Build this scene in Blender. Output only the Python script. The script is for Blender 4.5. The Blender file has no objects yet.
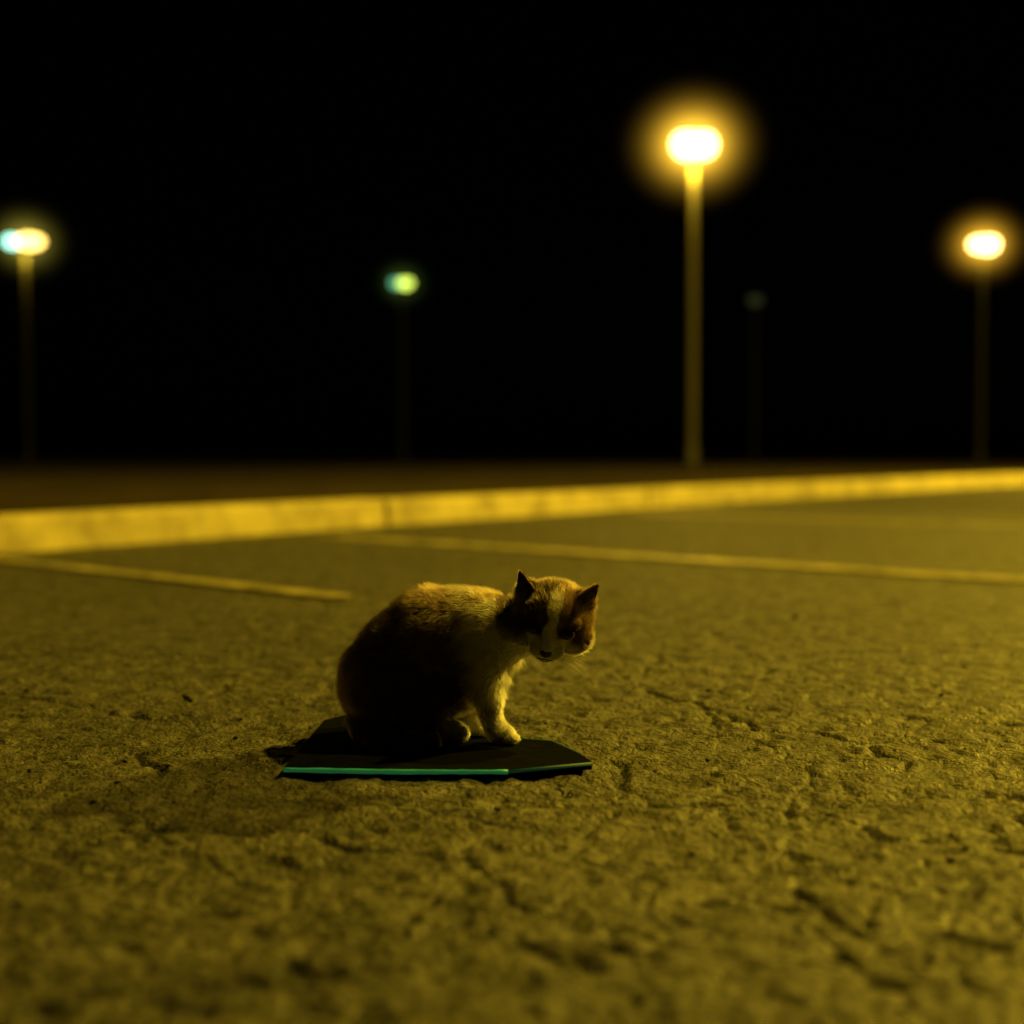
import bpy, bmesh, math, numpy as np
from mathutils import Vector, Matrix
rng=np.random.default_rng(7)
S=bpy.context.scene
S.view_settings.view_transform='Standard'; S.view_settings.look='None'; S.view_settings.exposure=0
COL=S.collection
SOD=(1.0,0.66,0.035)

# ---------------------------------------------------------------- helpers
def link(o,parent=None):
    COL.objects.link(o)
    if parent is not None: o.parent=parent
    return o
def obj_from_bm(name,bm,mat=None,parent=None,smooth=False):
    me=bpy.data.meshes.new(name); bm.to_mesh(me); bm.free()
    if smooth:
        for p in me.polygons: p.use_smooth=True
    o=bpy.data.objects.new(name,me)
    if mat: me.materials.append(mat)
    return link(o,parent)
class NT:
    def __init__(s,name):
        s.m=bpy.data.materials.new(name); s.m.use_nodes=True
        s.t=s.m.node_tree; s.t.nodes.clear()
        s.out=s.t.nodes.new('ShaderNodeOutputMaterial')
    def n(s,typ,props=None,**ins):
        nd=s.t.nodes.new(typ)
        for k,v in (props or {}).items(): setattr(nd,k,v)
        for k,v in ins.items():
            k=k.replace('_',' ')
            key=int(k[1:]) if k[0]=='i' and k[1:].isdigit() else k
            if isinstance(v,bpy.types.NodeSocket): s.t.links.new(v,nd.inputs[key])
            else: nd.inputs[key].default_value=v
        return nd
    def ramp(s,fac,stops):
        nd=s.t.nodes.new('ShaderNodeValToRGB'); s.t.links.new(fac,nd.inputs[0])
        cr=nd.color_ramp
        while len(cr.elements)<len(stops): cr.elements.new(.5)
        for e,(p,c) in zip(cr.elements,stops):
            e.position=p; e.color=(c,c,c,1) if not isinstance(c,tuple) else (*c,1)
        return nd.outputs[0]
    def link(s,a,b): s.t.links.new(a,b)
def simple(name,col,rough=.6,metal=0,noise=.25,scale=30,emis=None,es=0):
    M=NT(name); tc=M.n('ShaderNodeTexCoord')
    nz=M.n('ShaderNodeTexNoise',Vector=tc.outputs['Object'],Scale=scale,Detail=5.)
    a=tuple(c*(1-noise) for c in col); b=tuple(min(1,c*(1+noise)) for c in col)
    c=M.ramp(nz.outputs[0],[(.3,a),(.7,b)])
    bp=M.n('ShaderNodeBump',Height=nz.outputs[0],Strength=.15,Distance=.01)
    p=M.n('ShaderNodeBsdfPrincipled',Base_Color=c,Roughness=rough,Metallic=metal,Normal=bp.outputs[0])
    if emis: p.inputs['Emission Color'].default_value=(*emis,1); p.inputs['Emission Strength'].default_value=es
    M.link(p.outputs[0],M.out.inputs[0]); return M.m

def _h(ix,iy,iz,seed):
    h=(ix.astype(np.int64)*374761393+iy.astype(np.int64)*668265263+iz.astype(np.int64)*2147483647+seed*1274126177)&0xffffffff
    h=((h^(h>>13))*1274126177)&0xffffffff
    h=h^(h>>16)
    return (h&0xffff)/65535.0
def vnoise(x,y,z=None,seed=0):
    if z is None: z=np.zeros_like(x)
    ix,iy,iz=np.floor(x),np.floor(y),np.floor(z)
    fx,fy,fz=x-ix,y-iy,z-iz
    u,v,w=[t*t*(3-2*t) for t in (fx,fy,fz)]
    def c(a,b,d): return _h(ix+a,iy+b,iz+d,seed)
    x00=c(0,0,0)*(1-u)+c(1,0,0)*u; x10=c(0,1,0)*(1-u)+c(1,1,0)*u
    r0=x00*(1-v)+x10*v
    if not np.any(fz): return r0
    x01=c(0,0,1)*(1-u)+c(1,0,1)*u; x11=c(0,1,1)*(1-u)+c(1,1,1)*u
    return r0*(1-w)+(x01*(1-v)+x11*v)*w
def sstep(a,b,x):
    t=np.clip((x-a)/(b-a),0,1); return t*t*(3-2*t)

# ---------------------------------------------------------------- camera
CH=.38; F=1422.2; PITCH=math.atan(57/F)
cd=bpy.data.cameras.new("camera"); cam=bpy.data.objects.new("camera",cd); COL.objects.link(cam); S.camera=cam
cam.location=(0,0,CH); cam.rotation_euler=(math.pi/2-PITCH,0,0)
cd.lens=50; cd.sensor_width=36; cd.clip_start=.05; cd.clip_end=2000
cd.dof.use_dof=True; cd.dof.focus_distance=1.84; cd.dof.aperture_fstop=2.1
def gp(px,py):                       # surveyed points on the tarmac
    a=math.atan((py-512)/F)+PITCH
    y=CH/math.tan(a); d=math.hypot(y,CH)*math.cos(math.atan((py-512)/F))
    return ((px-512)/F*d,y)

# ---------------------------------------------------------------- world: deep night
w=bpy.data.worlds.new("World"); S.world=w; w.use_nodes=True
nt=w.node_tree; bg=nt.nodes['Background']
sk=nt.nodes.new('ShaderNodeTexSky'); sk.sky_type='NISHITA'; sk.sun_disc=False
sk.sun_elevation=math.radians(-6); sk.sun_rotation=math.radians(40)
nt.links.new(sk.outputs[0],bg.inputs[0]); bg.inputs[1].default_value=.004

# ---------------------------------------------------------------- asphalt
def axis_x():
    xs=[0.]; 
    while xs[-1]<400:
        x=xs[-1]; xs.append(x+(.0045 if x<.75 else .0045+(x-.75)*.03))
    xs=np.array(xs); return np.concatenate([-xs[:0:-1],xs])
def axis_y():
    ys=[.72]
    while ys[-1]<600:
        y=ys[-1]; ys.append(y+(.0037*max(y,.8) if y<9 else .034+(y-9)*.05))
    b=[.72]; st=.01
    while b[-1]>-60: b.append(b[-1]-st); st*=1.25
    return np.array(b[:0:-1]+ys)
X,Y=axis_x(),axis_y()
gx,gy=np.meshgrid(X,Y); nx,ny=len(X),len(Y)
px_,py_=gx.ravel(),gy.ravel()
print("ground grid",nx,ny)
fade=np.clip(1-(np.hypot(px_,py_)-2)/9,0.0,1)
f2=np.clip(1-(np.hypot(px_,py_)-1.2)/4.5,0,1)
wx=px_+.05*(vnoise(px_*9,py_*9,seed=1)-.5)+.022*(vnoise(px_*35,py_*35,seed=2)-.5)
wy=py_+.05*(vnoise(px_*9,py_*9,seed=3)-.5)+.022*(vnoise(px_*35,py_*35,seed=4)-.5)
cracks=[([(545,672),(610,682),(700,700),(770,722),(860,742),(900,765)],.0042,.9),
 ([(640,735),(622,775),(640,800),(720,803),(820,800),(900,795),(1030,790)],.0038,.9),
 ([(0,690),(90,698),(200,725),(300,727)],.0045,.8),
 ([(140,815),(180,845),(225,875)],.0036,.8),
 ([(-40,1015),(90,992),(200,975),(330,955)],.007,1),
 ([(330,835),(420,850),(480,870),(560,905),(640,925),(700,945)],.0033,.7),
 ([(820,945),(850,965),(880,985)],.0055,.9),
 ([(700,700),(740,735),(810,760),(800,800),(760,850),(800,900)],.003,.6),
 ([(560,905),(600,880),(700,860),(820,870),(1000,880)],.0036,.75),
 ([(0,822),(60,828),(150,822),(240,830),(330,835)],.004,.85),
 ([(380,930),(430,880),(420,850)],.003,.6),([(560,840),(585,815),(622,775)],.0033,.7),
 ([(118,752),(140,772)],.005,1),([(900,712),(960,716),(1030,722)],.006,1),
 ([(860,742),(930,735),(1000,748)],.005,.9),([(400,640),(250,655),(130,650),(0,662)],.007,.5),
 ([(600,640),(760,655),(900,645),(1030,660)],.007,.6),([(640,690),(660,655)],.005,.5),
 ([(640,925),(720,900),(800,900),(860,930),(950,925),(1030,940)],.0038,.75),
 ([(820,800),(880,830),(960,835),(1030,850)],.0036,.75)]
crk=np.zeros_like(px_)
near=np.where((py_>.6)&(py_<5)&(abs(px_)<2.4))[0]
ax,ay=wx[near],wy[near]; cn=np.zeros(len(near))
for pts,wd,st in cracks:
    g=[gp(*p) for p in pts]
    for (x0,y0),(x1,y1) in zip(g[:-1],g[1:]):
        dx,dy=x1-x0,y1-y0; L=dx*dx+dy*dy
        t=np.clip(((ax-x0)*dx+(ay-y0)*dy)/L,0,1)
        d=np.hypot(ax-x0-t*dx,ay-y0-t*dy)
        ww=wd*(.35+1.3*vnoise(ax*22,ay*22,seed=9))
        cn=np.maximum(cn,st*np.exp(-(d/ww)**2))
crk[near]=cn
n1=vnoise(px_*6,py_*6,seed=11); n2=vnoise(wx*26,wy*26,seed=12); n3=vnoise(wx*52,wy*52,seed=13); n4=vnoise(px_*105,py_*105,seed=14)
ridge=np.abs(n2-.5)*2
z=-(.003*n1+.0045*(1-ridge)**4+.0040*n3+.0034*n4*f2)*fade - .008*crk
pit=sstep(.68,.82,vnoise(wx*34,wy*34,seed=17))*f2
z-=.0034*pit
z=np.minimum(z,0)
co=np.column_stack([px_,py_,z]).astype(np.float32)
me=bpy.data.meshes.new("asphalt_ground")
me.vertices.add(nx*ny); me.vertices.foreach_set('co',co.ravel())
i=np.arange(nx-1)[None,:]+nx*np.arange(ny-1)[:,None]; i=i.ravel()
q=np.column_stack([i,i+1,i+1+nx,i+nx]).astype(np.int32)
me.loops.add(q.size); me.loops.foreach_set('vertex_index',q.ravel())
me.polygons.add(len(q)); me.polygons.foreach_set('loop_start',np.arange(len(q),dtype=np.int32)*4)
me.polygons.foreach_set('use_smooth',np.ones(len(q),dtype=bool))
me.update()
at=me.attributes.new('crack','FLOAT','POINT'); at.data.foreach_set('value',np.clip(crk+.4*pit+.3*(1-ridge)**4,0,1).astype(np.float32))
ground=link(bpy.data.objects.new("asphalt_ground",me))
M=NT("asphalt"); tc=M.n('ShaderNodeTexCoord'); O=tc.outputs['Object']
big=M.n('ShaderNodeTexNoise',Vector=O,Scale=1.1,Detail=6.,Roughness=.6)
mid=M.n('ShaderNodeTexNoise',Vector=O,Scale=16.,Detail=7.,Roughness=.7)
fine=M.n('ShaderNodeTexNoise',Vector=O,Scale=150.,Detail=3.,Roughness=.6)
vor=M.n('ShaderNodeTexVoronoi',Vector=O,Scale=130.)
c1=M.ramp(mid.outputs[0],[(.34,(.030,.029,.027)),(.68,(.130,.125,.114))])
c2=M.ramp(big.outputs[0],[(.3,(.62,.62,.62)),(.7,(1.25,1.22,1.17))])
c3=M.ramp(vor.outputs['Color'],[(.1,(.5,.5,.5)),(.9,(1.65,1.65,1.62))])
def mul(a,b):
    nd=M.n('ShaderNodeMix',{'data_type':'RGBA','blend_type':'MULTIPLY'}); nd.inputs[0].default_value=1
    M.link(a,nd.inputs[6]); M.link(b,nd.inputs[7]); return nd.outputs[2]
c=mul(mul(c1,c2),c3)
ca=M.n('ShaderNodeAttribute',{'attribute_name':'crack'})
ck=M.ramp(ca.outputs['Fac'],[(.1,1.),(.8,.18)])
c=mul(c,ck)
dis=M.n('ShaderNodeTexNoise',Vector=O,Scale=3.5,Detail=6.)
vm=M.n('ShaderNodeVectorMath',{'operation':'MULTIPLY_ADD'},i0=dis.outputs['Color'],i1=(.45,.45,0),i2=O)
ve=M.n('ShaderNodeTexVoronoi',{'feature':'DISTANCE_TO_EDGE'},Vector=vm.outputs[0],Scale=3.8)
hl=M.ramp(ve.outputs['Distance'],[(.004,.3),(.022,1.)])
hm=M.n('ShaderNodeMix',{'data_type':'RGBA'}); M.link(M.ramp(big.outputs[0],[(.42,0.),(.56,1.)]),hm.inputs[0])
hm.inputs[6].default_value=(1,1,1,1); M.link(hl,hm.inputs[7])
c=mul(c,hm.outputs[2])
hsum=M.n('ShaderNodeMath',{'operation':'MULTIPLY_ADD'},i0=mid.outputs[0],i1=2.6,i2=fine.outputs[0])
bp=M.n('ShaderNodeBump',Height=hsum.outputs[0],Strength=1.,Distance=.0085)
bp2=M.n('ShaderNodeBump',Height=hm.outputs[2],Strength=.7,Distance=.005,Normal=bp.outputs[0])
rg=M.ramp(mid.outputs[0],[(.3,.75),(.7,.40)])
p=M.n('ShaderNodeBsdfPrincipled',Base_Color=c,Roughness=rg,Normal=bp2.outputs[0])
M.link(p.outputs[0],M.out.inputs[0]); me.materials.append(M.m)

# ---------------------------------------------------------------- painted bay lines
M=NT("worn_road_paint"); tc=M.n('ShaderNodeTexCoord'); O=tc.outputs['Object']
a=M.n('ShaderNodeTexNoise',Vector=O,Scale=9.,Detail=8.,Roughness=.75)
b=M.n('ShaderNodeTexNoise',Vector=O,Scale=80.,Detail=3.)
cc=M.ramp(a.outputs[0],[(.36,(.09,.085,.06)),(.60,(.55,.49,.26))])
bp=M.n('ShaderNodeBump',Height=b.outputs[0],Strength=.5,Distance=.004)
p=M.n('ShaderNodeBsdfPrincipled',Base_Color=cc,Roughness=.42,Normal=bp.outputs[0]); M.link(p.outputs[0],M.out.inputs[0]); paint=M.m
def strip(name,a,b,wd,mat=paint,zz=.004):
    a,b=Vector((*a,0)),Vector((*b,0)); d=(b-a); L=d.length; d.normalize(); s=Vector((-d.y,d.x,0))*wd/2
    bm=bmesh.new(); n=int(L/.06)+2; prev=None
    for k in range(n):
        c=a+d*L*k/(n-1); j1=1+.25*(rng.random()-.5); j2=1+.25*(rng.random()-.5)
        v=(bm.verts.new((c+s*j1)+Vector((0,0,zz))),bm.verts.new((c-s*j2)+Vector((0,0,zz))))
        if prev: bm.faces.new((prev[0],prev[1],v[1],v[0]))
        prev=v
    return obj_from_bm(name,bm,mat)
def ext(a,b,t0,t1):
    return ((a[0]+(b[0]-a[0])*t0,a[1]+(b[1]-a[1])*t0),(a[0]+(b[0]-a[0])*t1,a[1]+(b[1]-a[1])*t1))
A=ext(gp(0,560),gp(345,598),-.35,1); strip("parking_line",A[0],A[1],.09)
B=ext(gp(330,537),gp(1024,581),0,1.8); strip("parking_line",B[0],B[1],.17)
C=ext(gp(650,514),gp(1024,527),-.05,2.2); strip("parking_line",C[0],C[1],.15)

# ---------------------------------------------------------------- kerb
M=NT("worn_yellow_kerb_paint"); tc=M.n('ShaderNodeTexCoord'); O=tc.outputs['Object']
a=M.n('ShaderNodeTexNoise',Vector=O,Scale=3.,Detail=8.,Roughness=.7)
b=M.n('ShaderNodeTexNoise',Vector=O,Scale=60.,Detail=4.)
cc=M.ramp(a.outputs[0],[(.34,(.26,.22,.12)),(.60,(.60,.52,.23))])
bp=M.n('ShaderNodeBump',Height=b.outputs[0],Strength=.5,Distance=.006)
p=M.n('ShaderNodeBsdfPrincipled',Base_Color=cc,Roughness=.8,Normal=bp.outputs[0]); M.link(p.outputs[0],M.out.inputs[0]); kerbm=M.m
K=[(-7.6,-3.9),(-1.98,5.5),(-.73,7.6),(.92,10.1),(4.0,14.6),(6.6,18.2),(12,24.8),(24,37),(60,70)]
KP=[Vector((x,y,0)) for x,y in K]
cum=[0]
for a_,b_ in zip(KP[:-1],KP[1:]): cum.append(cum[-1]+(b_-a_).length)
def kat(s):
    for k in range(len(KP)-1):
        if s<=cum[k+1]: 
            t=(s-cum[k])/(cum[k+1]-cum[k]); return KP[k].lerp(KP[k+1],t)
    return KP[-1]
def kframe(s):
    c=kat(s); d=(kat(min(s+.6,cum[-1]))-kat(max(s-.6,0))).normalized(); return c,d,Vector((-d.y,d.x,0))
bm=bmesh.new(); prof=[(0,-.02),(.012,.115),(.02,.132),(.04,.14),(.165,.142),(.18,.13),(.18,-.02)]
s=(Vector(gp(382,525)).to_3d()-KP[0]).length % 3.0
while s<cum[-1]-3.0:
    dz=(rng.random()-.5)*.008; dn=(rng.random()-.5)*.010
    rings=[]
    for e in (.008,.026,1.,2.,2.974,2.992):
        c,d,nrm=kframe(s+e); ins=.009 if e in (.008,2.992) else 0
        rings.append([bm.verts.new(c+nrm*(dn+o+(ins if o<.1 else -ins))+Vector((0,0,h+dz-(ins if h>.05 else 0)))) for o,h in prof])
    for r0,r1 in zip(rings[:-1],rings[1:]):
        for k in range(len(prof)-1): bm.faces.new((r0[k],r1[k],r1[k+1],r0[k+1]))
    bm.faces.new(rings[0]); bm.faces.new(rings[-1][::-1])
    s+=3.0
bmesh.ops.recalc_face_normals(bm,faces=bm.faces)
obj_from_bm("kerb",bm,kerbm)
M=NT("dry_verge_soil"); tc=M.n('ShaderNodeTexCoord'); O=tc.outputs['Object']
a=M.n('ShaderNodeTexNoise',Vector=O,Scale=2.,Detail=8.,Roughness=.7)
cc=M.ramp(a.outputs[0],[(.3,(.016,.012,.007)),(.7,(.070,.054,.028))])
bp=M.n('ShaderNodeBump',Height=a.outputs[0],Strength=.8,Distance=.05)
p=M.n('ShaderNodeBsdfPrincipled',Base_Color=cc,Roughness=1.,Normal=bp.outputs[0]); p.inputs['Specular IOR Level'].default_value=.05
M.link(p.outputs[0],M.out.inputs[0])
bm=bmesh.new(); prev=None; s=0
while s<cum[-1]:
    c,d,nrm=kframe(s); row=[]
    for o in (.182,.5,1,1.8,3,5,9,16,40,400):
        q_=c+nrm*o; h=.122+.03*(float(vnoise(np.array([q_.x*.9]),np.array([q_.y*.9]),seed=5)[0])-.5)*min(1,o/1.)
        row.append(bm.verts.new((q_.x,q_.y,h)))
    if prev:
        for k in range(len(row)-1): bm.faces.new((prev[k],row[k],row[k+1],prev[k+1]))
    prev=row; s+=1.0
bmesh.ops.recalc_face_normals(bm,faces=bm.faces)
obj_from_bm("verge_ground",bm,M.m,smooth=True)

# ---------------------------------------------------------------- gravel crumbs
bm=bmesh.new()
def pebble(x,y,r,zz=0):
    m=Matrix.Translation((x,y,zz+r*.3))@Matrix.Rotation(rng.random()*6,4,'Z')@Matrix.Diagonal((r*(.7+.8*rng.random()),r,r*(.5+.3*rng.random()),1))
    res=bmesh.ops.create_icosphere(bm,subdivisions=1,radius=1,matrix=m)
    for v in res['verts']: v.co+=Vector(rng.normal(size=3)*r*.12)
for k in range(700):
    y=.9+rng.random()**1.6*5; x=(rng.random()-.5)*y*1.1
    pebble(x,y,.0012+.0034*rng.random()**3,-.004)
for px,py,r in [(187,697,.007),(190,700,.005),(795,617,.009),(297,640,.006),(708,690,.005),(30,770,.004),(655,770,.003),(125,760,.005)]:
    pebble(*gp(px,py),r,-.002)
obj_from_bm("gravel",bm,simple("gravel_stone",(.05,.046,.042),.9))

# ---------------------------------------------------------------- mat with green piping
pts=[gp(*p) for p in [(284,772),(400,774),(508,774),(592,766),(580,758),(552,745),(500,741),(430,730),(348,718),(324,724)]]
bm=bmesh.new()
H0,H1=.0005,.0055
bot=[bm.verts.new((x,y,-.004)) for x,y in pts]; top=[bm.verts.new((x,y,H1)) for x,y in pts]
bm.faces.new(top); bm.faces.new(bot[::-1]); n=len(pts)
for k in range(n): bm.faces.new((bot[k],bot[(k+1)%n],top[(k+1)%n],top[k]))
bmesh.ops.recalc_face_normals(bm,faces=bm.faces)
matm=simple("dark_rubber",(.0025,.0035,.0027),.95,0,.4,60)
matm.node_tree.nodes['Principled BSDF'].inputs['Specular IOR Level'].default_value=.02
mato=obj_from_bm("rubber_mat",bm,matm)
bm=bmesh.new()
def tube(bm,P,r,seg=8):
    prev=None
    for k,c in enumerate(P):
        c=Vector(c); d=(Vector(P[min(k+1,len(P)-1)])-Vector(P[max(k-1,0)])).normalized()
        up=Vector((0,0,1)) if abs(d.z)<.9 else Vector((1,0,0)); s=d.cross(up).normalized(); u=s.cross(d)
        rr=r[k] if isinstance(r,(list,tuple)) else r
        ring=[bm.verts.new(c+(s*math.cos(t)+u*math.sin(t))*rr) for t in [2*math.pi*j/seg for j in range(seg)]]
        if prev:
            for j in range(seg): bm.faces.new((prev[j],prev[(j+1)%seg],ring[(j+1)%seg],ring[j]))
        else: bm.faces.new(ring[::-1])
        prev=ring
    bm.faces.new(prev)
def dense(a,b,n): return [(a[0]+(b[0]-a[0])*k/n,a[1]+(b[1]-a[1])*k/n) for k in range(n)]
fr=dense(pts[0],pts[1],12)+dense(pts[1],pts[2],12)+[pts[2]]
tube(bm,[(x,y-.002+.0006*(rng.random()-.5),.0030) for x,y in fr],[.0024+.0008*rng.random() for _ in fr])
obj_from_bm("piping",bm,simple("green_piping",(.03,.38,.08),.5,0,.5,25,(.06,.50,.16),.12),mato,True)  # slight emission added so the shaded front edge still shows green
bm=bmesh.new()
tube(bm,[(x,y-.001,.0030) for x,y in [pts[2],pts[3]]],.0022)
tube(bm,[(x,y,.0045) for x,y in [pts[4],pts[5],pts[6]]],.0018)
obj_from_bm("piping_faint",bm,simple("dull_green_piping",(.02,.08,.03),.7,0,.3,40,(.05,.3,.10),.05),mato,True)  # fainter stretch of the edge, also with a little added glow

# ---------------------------------------------------------------- street lamps
galv=simple("galvanised_steel",(.12,.11,.10),.6,.2,.2,8)
dark=simple("dimmed_steel",(.026,.025,.023),.7,0,.2,8)  # dimness of the far poles put into a darker steel colour
def emis(name,col,st):
    M=NT(name); e=M.n('ShaderNodeEmission',Color=(*col,1),Strength=st); M.link(e.outputs[0],M.out.inputs[0]); return M.m
E_sod=emis("sodium_glass",(1,.62,.18),12)
E_sod2=emis("sodium_glass_soft",(1,.60,.13),7)
E_fringe=emis("cool_fringe_glass",(.35,1,.75),4)  # extra cool lens, added to imitate colour fringing around the lamp
E_grn=emis("greenish_glass",(.75,1,.12),2.6)
E_dim=emis("failing_glass",(.22,.24,.09),.12)
E_fringe2=emis("cool_fringe_glass_soft",(.15,.7,.40),1.2)  # weaker added lens for the cyan fringe of the smaller lamp
def add_halo(parent,loc,R,col,st,pw):  # lamp halo added as a self-glowing sphere; nothing here scatters the lamp's light
    M=NT("lamp_halo_glow"); tc=M.n('ShaderNodeTexCoord')
    L=M.n('ShaderNodeVectorMath',{'operation':'LENGTH'},i0=tc.outputs['Object'])
    a=M.n('ShaderNodeMath',{'operation':'SUBTRACT','use_clamp':True},i0=1.0,i1=L.outputs['Value'])
    b=M.n('ShaderNodeMath',{'operation':'POWER'},i0=a.outputs[0],i1=pw)
    c=M.n('ShaderNodeMath',{'operation':'MULTIPLY'},i0=b.outputs[0],i1=st)
    e=M.n('ShaderNodeEmission',Color=(*col,1),Strength=c.outputs[0]); M.link(e.outputs[0],M.out.inputs['Volume'])
    bm=bmesh.new(); bmesh.ops.create_icosphere(bm,subdivisions=3,radius=1)
    o=obj_from_bm("halo_glow",bm,M.m,parent); o.location=loc; o.scale=(R,R,R*.88)
def street_lamp(x,y,h,lenses,power,halos=None,rot=0,col=SOD,rad=.15,steel=None):
    steel=steel or dark
    e=bpy.data.objects.new("street_lamp",None); link(e); e.location=(x,y,.1); e.rotation_euler=(0,0,rot)
    bm=bmesh.new()
    tube(bm,[(0,0,-.1),(0,0,.45),(0,0,.5),(0,0,h*.5),(0,0,h-.3)],[.16,.16,.125,.115,.09],14)
    bmesh.ops.create_cube(bm,size=1,matrix=Matrix.Translation((0,0,-.08))@Matrix.Diagonal((.5,.5,.06,1)))
    obj_from_bm("pole",bm,steel,e)
    xs=[l[0] for l in lenses]; wd=max(abs(v) for v in xs)+lenses[0][1]*.9
    bm=bmesh.new()
    bmesh.ops.create_uvsphere(bm,u_segments=24,v_segments=10,radius=1,matrix=Matrix.Translation((0,0,h+lenses[0][2]*.85))@Matrix.Diagonal((wd,.28,.07,1)))
    tube(bm,[(0,0,h-.32),(0,0,h-.1),(0,0,h+.05)],[.07,.09,.06],12)
    obj_from_bm("lamp_housing",bm,steel,e,True)
    for lx,rx,rz,m in lenses:
        bm=bmesh.new(); bmesh.ops.create_uvsphere(bm,u_segments=20,v_segments=12,radius=1,matrix=Matrix.Translation((lx,-.02,h))@Matrix.Diagonal((rx,rx*.8,rz,1)))
        obj_from_bm("lens",bm,m,e,True)
    if power:
        ld=bpy.data.lights.new("lamp_light",'POINT'); ld.energy=power; ld.color=col; ld.shadow_soft_size=rad
        lo=bpy.data.objects.new("lamp_light",ld); link(lo,e); lo.location=(0,-.4,h-.6)
    if halos:
        for R,cl,st,pw in halos: add_halo(e,(0,0,h),R,cl,st,pw)
    return e
def place(px,py,h):
    d=(h+.1-CH)/((455-py)/F); return (px-512)/F*d,d
x,y=place(693,148,8.2); street_lamp(x-.03,y,8.2,[(-.14,.40,.36,E_sod),(.22,.36,.34,E_sod)],420,[(2.6,(1,.55,.035),6.0,6.2)],steel=galv)
x,y=place(980,246,8.2); street_lamp(x,y,8.2,[(-.05,.46,.28,E_sod),(.15,.42,.32,E_sod)],60,[(2.6,(1,.52,.03),3.2,6.2)])
x,y=place(29,243,8.2); street_lamp(x,y,8.2,[(-.46,.34,.22,E_fringe),(.16,.50,.26,E_sod2)],200,[(2.5,(.75,.65,.08),1.0,6.)])
x,y=place(403,284,8.2); street_lamp(x,y,8.2,[(-.30,.24,.20,E_fringe2),(.12,.34,.24,E_grn)],0,[(2.1,(.35,.6,.10),.22,5.2)])
x,y=place(754,301,8.2); street_lamp(x,y,8.2,[(0,.36,.26,E_dim)],0,None)
# the row of lamps out of frame on the right that light the lot
street_lamp(6.6,5.6,9.4,[(0,.30,.2,E_sod2)],5100,None,rot=.5,rad=.12)
street_lamp(13.5,15.5,8.4,[(0,.30,.2,E_sod2)],14000,None,rot=.5,rad=.3)

# ---------------------------------------------------------------- cat
Fv=Vector((-.12,-.87,-.46)).normalized(); U0=Vector((.17,0,1)); Uv=(U0-Fv*U0.dot(Fv)).normalized(); Rv=Uv.cross(Fv)
HC=Vector((.052,1.828,.173)); HS=1.07
HM=Matrix((( Rv.x,Fv.x,Uv.x),(Rv.y,Fv.y,Uv.y),(Rv.z,Fv.z,Uv.z)))
def hp(r,f,u): return HC+HM@Vector((r,f,u))*HS
bm=bmesh.new()
def ball(c,r,rot=None):
    if not isinstance(r,(tuple,list)): r=(r,r,r)
    m=Matrix.Translation(c)
    if rot is not None: m=m@rot.to_4x4()
    bmesh.ops.create_icosphere(bm,subdivisions=3,radius=1,matrix=m@Matrix.Diagonal((*r,1)))
def chain(pts):
    for a,b in zip(pts[:-1],pts[1:]):
        A,B=Vector(a[:3]),Vector(b[:3]); L=(B-A).length; n=max(2,int(L/(min(a[3],b[3])*.3))+1)
        for k in range(n+1):
            t=k/n; ball(A.lerp(B,t),a[3]*(1-t)+b[3]*t)
def ell(x,y,z,rx,ry,rz,rot=0):
    ball(Vector((x,y,z)),(rx,ry,rz),Matrix.Rotation(rot,3,'Y'))
for a in np.linspace(0,1,9):
    P=[(-.166,1.895,.076,.064,.060,.068),(-.140,1.893,.108,.066,.060,.068),(-.107,1.888,.130,.066,.060,.073),(-.060,1.88,.136,.060,.052,.067),(-.030,1.872,.138,.046,.042,.058)]
    t=a*(len(P)-1); k=min(int(t),len(P)-2); f=t-k
    v=[P[k][j]*(1-f)+P[k+1][j]*f for j in range(6)]; ell(*v)
ell(-.095,1.885,.080,.065,.052,.055)
ell(-.042,1.868,.102,.040,.042,.054,.2)
chain([(-.045,1.872,.146,.048),(-.005,1.858,.153,.042),(.03,1.848,.162,.038)])
for sy,yy in ((-1,1.852),(1,1.935)):
    ell(-.152,yy,.070,.062,.034,.060,.35)
    ell(-.115,yy-.004*sy*-1,.052,.044,.028,.040,.5)
    chain([(-.165,yy+.004,.030,.020),(-.125,yy-.008,.024,.017),(-.085,yy-.010,.021,.016),(-.070,yy-.012,.018,.014)])
def fore(dx,yy,tx):
    chain([(-.043+dx,yy+.006,.112,.036),(-.038+dx,yy+.002,.080,.026),(-.032+dx*.9,yy,.062,.0190),(-.028+dx*.9+tx*.4,yy-.002,.036,.0145),(-.022+dx*.9+tx*.8,yy-.006,.021,.0150),(-.011+dx*.9+tx,yy-.012,.017,.0135)])
    for k in (-1,0,1): ball(Vector((.000+dx*.9+tx-abs(k)*.003,yy-.016+k*.0080,.0135)),(.009,.0054,.0065))
fore(0,1.846,.002); fore(-.022,1.900,-.016)
chain([(-.190,1.900,.045,.020),(-.200,1.868,.026,.016),(-.194,1.835,.020,.0145),(-.175,1.812,.018,.014),(-.140,1.800,.017,.013),(-.100,1.800,.016,.011)])
def hb(r,f,u,rr): ball(hp(r,f,u),tuple(v*HS for v in rr) if isinstance(rr,tuple) else rr*HS,HM)
hb(0,-.002,0,(.050,.048,.041)); hb(0,.012,.012,(.038,.034,.027))
for s in (-1,1):
    hb(s*.028,.014,-.014,(.025,.025,.022)); hb(s*.0095,.047,-.018,(.0115,.0115,.0095))
    hb(s*.022,.030,.016,(.014,.012,.008))
    hb(s*.032,-.006,.022,(.018,.012,.018))
hb(0,.036,-.014,(.020,.020,.015)); hb(0,.043,-.029,(.010,.010,.008))
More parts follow.
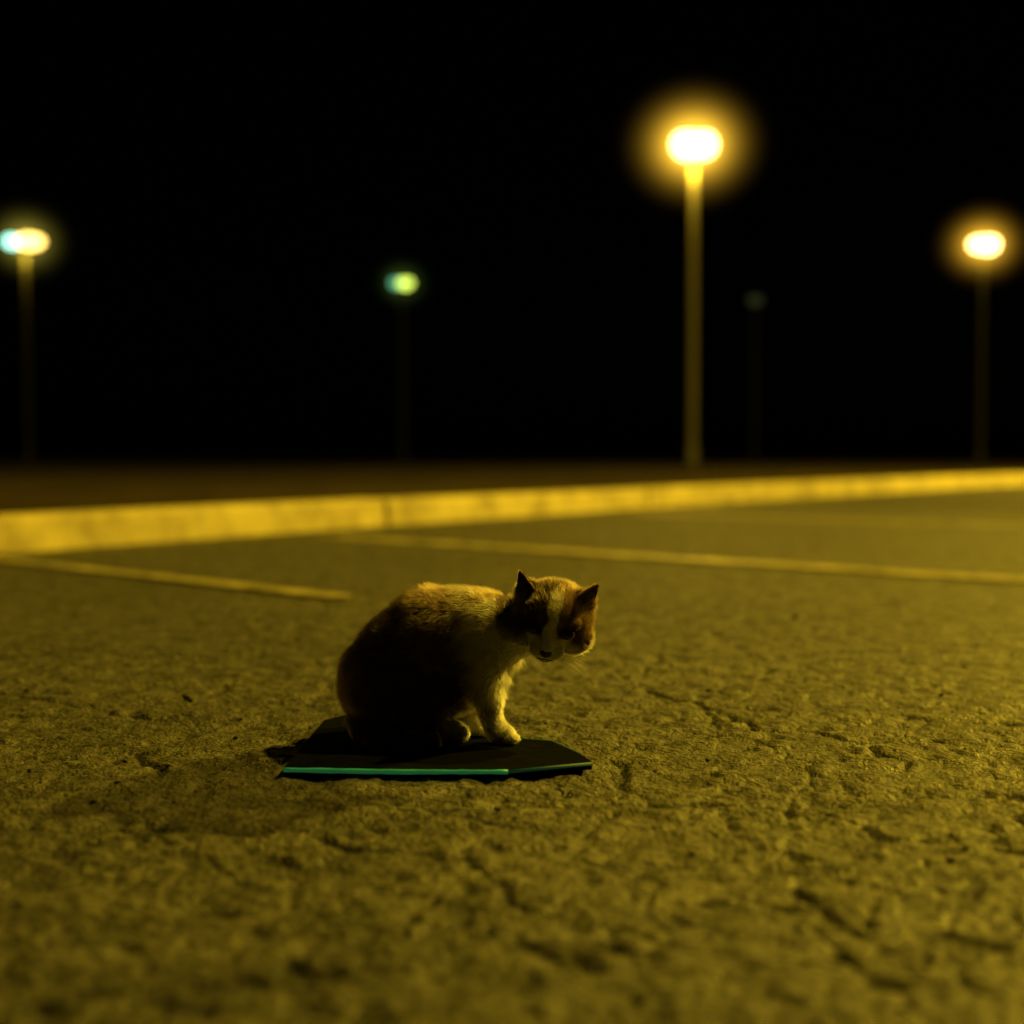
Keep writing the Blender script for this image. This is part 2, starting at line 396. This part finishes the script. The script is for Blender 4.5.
for k in range(6):
    t=k/5; hb(0,.036+.020*t,.012-.022*t,(.011-.003*t,.009,.009-.002*t))
tmp=obj_from_bm("tmp",bm)
md=tmp.modifiers.new("r",'REMESH'); md.mode='VOXEL'; md.voxel_size=.0028
md=tmp.modifiers.new("s",'SMOOTH'); md.factor=.5; md.iterations=4
dg=bpy.context.evaluated_depsgraph_get(); ev=tmp.evaluated_get(dg)
cme=bpy.data.meshes.new_from_object(ev); cme.name="cat"
bpy.data.objects.remove(tmp)
for p_ in cme.polygons: p_.use_smooth=True
cat=link(bpy.data.objects.new("cat",cme))
ER=[hp(s*.0215,.0400,.0050) for s in (-1,1)]
nv=len(cme.vertices); V=np.empty(nv*3); cme.vertices.foreach_get('co',V); V=V.reshape(-1,3)
HMn=np.array(HM); HCn=np.array(HC)
def patch_color(P):
    q=(P-HCn)@HMn/HS
    n=vnoise(P[:,0]*28+5,P[:,1]*28+3,P[:,2]*28+9,seed=21); n2=vnoise(P[:,0]*75+5,P[:,1]*75,P[:,2]*75,seed=22)
    dark=np.array([.090,.060,.038]); ging=np.array([.25,.15,.075]); cream=np.array([.70,.64,.52]); white=np.array([.90,.86,.78])
    c=np.empty((len(P),3))
    x,y_,zz=P.T
    jit=(n-.5)*.05+(n2-.5)*.015
    g=sstep(.165,.195,zz+jit)*.9; 
    c[:]=dark*(1-g[:,None])+ging*g[:,None]*.36
    g=sstep(.50,.64,n)*.6*(zz>.05); c=c*(1-g[:,None])+ging*.5*g[:,None]
    sh=sstep(-.070,-.042,x+jit*.8)
    c=c*(1-sh[:,None])+(cream*.9)*sh[:,None]
    g=sh*sstep(.165,.185,zz+jit)*sstep(.03,.0,x); c=c*(1-g[:,None])+ging*.45*g[:,None]
    lg=sstep(.045,.03,zz+jit*.3)*sstep(-.10,-.08,x); c=c*(1-lg[:,None])+white*.9*lg[:,None]
    hd=((q**2).sum(1)<.068**2)&(q[:,1]>-.035)|(q[:,2]>.035)&((q**2).sum(1)<.1**2)&(P[:,0]>-.02)
    r,f,u=q.T; rj=r+(n2-.5)*.008
    hc=np.where((rj<0)[:,None],dark*1.0,ging*.75)
    st=sstep(.35,.65,vnoise(r*160,f*30,u*30,seed=30)); hc=hc*(1-.35*st[:,None])
    ckk=sstep(.020,.030,np.abs(r)+(n2-.5)*.01)*sstep(-.008,-.020,u); hc=hc*(1-.6*ckk[:,None])+cream*.5*.6*ckk[:,None]
    ed=sstep(.018,.010,np.hypot(np.abs(r)-.022,(u-.006)*1.3))*sstep(.01,.02,f); hc=hc*(1-.7*ed[:,None])
    bl=sstep(.0085,.0045,np.abs(rj-.001)-.12*np.clip(.012-u,0,.03))*sstep(-.004,.01,f)*sstep(.046,.030,u)
    mz=sstep(.036,.043,f+(n2-.5)*.004)*sstep(.002,-.006,u); ch=sstep(-.022,-.030,u+(n2-.5)*.01)*sstep(0,.02,f)
    b_=np.maximum(np.maximum(bl,mz),ch*.9)
    hc=hc*(1-b_[:,None])+white*.95*b_[:,None]
    c[hd]=hc[hd]
    return c*(.85+.3*n2[:,None])
ccol=patch_color(V)
a=cme.attributes.new('coat','FLOAT_COLOR','POINT'); a.data.foreach_set('color',np.column_stack([ccol*.7,np.ones(nv)]).astype(np.float32).ravel())
M=NT("cat_skin"); at=M.n('ShaderNodeAttribute',{'attribute_name':'coat'})
p=M.n('ShaderNodeBsdfPrincipled',Base_Color=at.outputs['Color'],Roughness=.9); p.inputs['Specular IOR Level'].default_value=.1
M.link(p.outputs[0],M.out.inputs[0]); skin=M.m; cme.materials.clear(); cme.materials.append(skin)
ears=[]
for s,nm in ((-1,"ear_left"),(1,"ear_right")):
    base=hp(s*.031,-.004,.026); tip=hp(s*.047,-.004,.062)
    upv=(tip-base); H=upv.length; upv.normalize()
    side=(Rv*1.0+Fv*(-.45*s)).normalized(); side=(side-upv*side.dot(upv)).normalized(); fw=upv.cross(side)
    if fw.dot(Fv)<0: fw=-fw
    bm=bmesh.new(); NU,NV=13,12; g=[]
    for j in range(NV):
        v=j/(NV-1); row=[]
        w_=.0185*(1-v)**.75*(1-.12*v)+.0010
        for i_ in range(NU):
            u=-1+2*i_/(NU-1); d=-.013*(1-u*u)*(1-v)**.8
            row.append(bm.verts.new(base+upv*(H*v-.006)+side*w_*u+fw*(d+.006)))
        g.append(row)
    for j in range(NV-1):
        for i_ in range(NU-1): bm.faces.new((g[j][i_],g[j][i_+1],g[j+1][i_+1],g[j+1][i_]))
    ge=bmesh.ops.solidify(bm,geom=bm.faces[:],thickness=.0016)
    o=obj_from_bm(nm,bm,skin,cat,True)
    vv=np.array([v.co[:] for v in o.data.vertices]); pc=patch_color(vv)*.8
    a=o.data.attributes.new('coat','FLOAT_COLOR','POINT'); a.data.foreach_set('color',np.column_stack([pc,np.ones(len(vv))]).astype(np.float32).ravel())
    ears.append(o)
M=NT("cat_eye"); p=M.n('ShaderNodeBsdfPrincipled',Base_Color=(.035,.03,.01,1),Roughness=.08); M.link(p.outputs[0],M.out.inputs[0]); eyem=M.m
for s,e_ in zip((-1,1),ER):
    bm=bmesh.new(); bmesh.ops.create_uvsphere(bm,u_segments=20,v_segments=14,radius=1,matrix=Matrix.Translation(e_)@HM.to_4x4()@Matrix.Diagonal((.0092,.0092,.0068,1)))
    obj_from_bm("eye",bm,eyem,cat,True)
bm=bmesh.new()
bmesh.ops.create_uvsphere(bm,u_segments=16,v_segments=10,radius=1,matrix=Matrix.Translation(hp(0,.0605,-.0125))@HM.to_4x4()@Matrix.Diagonal((.0078,.0058,.0060,1)))
obj_from_bm("nose",bm,simple("cat_nose",(.02,.012,.01),.4),cat,True)
bm=bmesh.new()
tube(bm,[hp(-.010,.055,-.0255),hp(-.004,.058,-.0245),hp(0,.0585,-.0225),hp(.004,.058,-.0245),hp(.010,.055,-.0255)],.0008,5)
obj_from_bm("mouth",bm,simple("cat_mouth",(.03,.015,.012),.7),cat,True)

def sample(me,n):
    me.calc_loop_triangles(); T=np.empty(len(me.loop_triangles)*3,dtype=np.int32); me.loop_triangles.foreach_get('vertices',T); T=T.reshape(-1,3)
    v=np.empty(len(me.vertices)*3); me.vertices.foreach_get('co',v); v=v.reshape(-1,3)
    a,b,c=v[T[:,0]],v[T[:,1]],v[T[:,2]]; nr=np.cross(b-a,c-a); ar=np.linalg.norm(nr,axis=1); nr/=ar[:,None]+1e-12
    k=rng.choice(len(T),n,p=ar/ar.sum()); r1,r2=np.sqrt(rng.random(n)),rng.random(n)
    P=a[k]*(1-r1)[:,None]+b[k]*(r1*(1-r2))[:,None]+c[k]*(r1*r2)[:,None]
    return P,nr[k]
def norm(v): return v/(np.linalg.norm(v,axis=1)[:,None]+1e-9)
def fur(P,N,kind='body'):
    q=(P-HCn)@HMn/HS; dh=np.linalg.norm(q,axis=1)
    x,y_,zz=P.T; n=len(P)
    flow=np.tile(np.array([-.8,0,-.55]),(n,1))
    noseP=np.array(hp(0,.06,-.012)); hf=norm(P-noseP)
    wh=sstep(.085,.06,dh)[:,None]; flow=flow*(1-wh)+hf*wh
    wl=(sstep(.075,.05,zz)*sstep(-.09,-.075,x))[:,None]; flow=flow*(1-wl)+np.array([0.1,0,-1])*wl
    flow=flow-N*(flow*N).sum(1)[:,None]; flow=norm(flow)
    cl=norm(np.column_stack([vnoise(x*60,y_*60,zz*60,seed=s_)-.5 for s_ in (41,42,43)]))
    rnd=rng.normal(size=(n,3))*.18
    d0=norm(N*.75+flow*.75+cl*.25+rnd); d1=norm(N*.3+flow*.95+cl*.3+rnd)
    L=.0125*np.ones(n); L=L*(1-wh[:,0])+.0070*wh[:,0]; L=L*(1-wl[:,0])+.0050*wl[:,0]
    L=np.where((q[:,1]>.025)&(dh<.08),.0034,L); L=np.where(zz<.03,np.minimum(L,.0055),L)
    if kind=='ear': L[:]=.0038; d0=norm(N*.5+np.array(Uv)*.8+rnd); d1=d0
    L*=(.65+.6*rng.random(n))
    c=patch_color(P)*(.75+.5*rng.random(n))[:,None]
    pts=np.empty((n,4,3)); pts[:,0]=P-N*.0005; pts[:,1]=pts[:,0]+d0*(L/3)[:,None]; pts[:,2]=pts[:,1]+norm(d0+d1)*(L/3)[:,None]; pts[:,3]=pts[:,2]+d1*(L/3)[:,None]
    pts[:,:,2]=np.maximum(pts[:,:,2],.0065)
    rad=np.tile(np.array([.00018,.00016,.00012,.00003]),(n,1))
    return pts,rad,c
P,N=sample(cme,80000)
keep=np.ones(len(P),bool)
for e_ in ER:
    qe=(P-np.array(e_))@HMn; keep&=~((np.abs(qe[:,0])/.0100)**2+(qe[:,2]/.0072)**2+(qe[:,1]/.016)**2<1)
keep&=np.linalg.norm(P-np.array(hp(0,.0605,-.0125)),axis=1)>.0080
res=[fur(P[keep],N[keep])]
for o in ears:
    P,N=sample(o.data,3500); res.append(fur(P,N,'ear'))
wp=[];wr=[];wc=[]
for s in (-1,1):
    for k in range(9):
        a=hp(s*.014,.052-.003*(k%3),-.016-.003*(k//3)); dr=(Rv*s*1.0+Fv*(.25-.1*(k%3))+Uv*(.12-.16*(k//3))).normalized(); L=.030+.015*rng.random()
        wp.append([a,a+dr*L*.33,a+dr*L*.66-Vector((0,0,.002)),a+dr*L-Vector((0,0,.006))]); wr.append([.00012,.0001,.00007,.00003]); wc.append((.6,.58,.5))
res.append((np.array([[list(v) for v in r] for r in wp]),np.array(wr),np.array(wc)))
PT=np.concatenate([r[0] for r in res]); RD=np.concatenate([r[1] for r in res]); CC=np.concatenate([r[2] for r in res])
hc=bpy.data.hair_curves.new("fur"); hc.add_curves([4]*len(PT))
hc.points.foreach_set('position',PT.astype(np.float32).ravel())
a=hc.attributes.get('radius') or hc.attributes.new('radius','FLOAT','POINT'); a.data.foreach_set('value',RD.astype(np.float32).ravel())
a=hc.attributes.new('coat','FLOAT_COLOR','POINT'); a.data.foreach_set('color',np.repeat(np.column_stack([CC,np.ones(len(CC))]),4,axis=0).astype(np.float32).ravel())
fo=bpy.data.objects.new("fur",hc); link(fo,cat)
M=NT("cat_fur"); at=M.n('ShaderNodeAttribute',{'attribute_name':'coat'})
hb_=M.n('ShaderNodeBsdfHairPrincipled',{'parametrization':'COLOR'},Color=at.outputs['Color'],Roughness=.35,Radial_Roughness=.5)
M.link(hb_.outputs[0],M.out.inputs[0]); hc.materials.append(M.m)
print("cat verts",nv,"bounds",V.min(0),V.max(0))
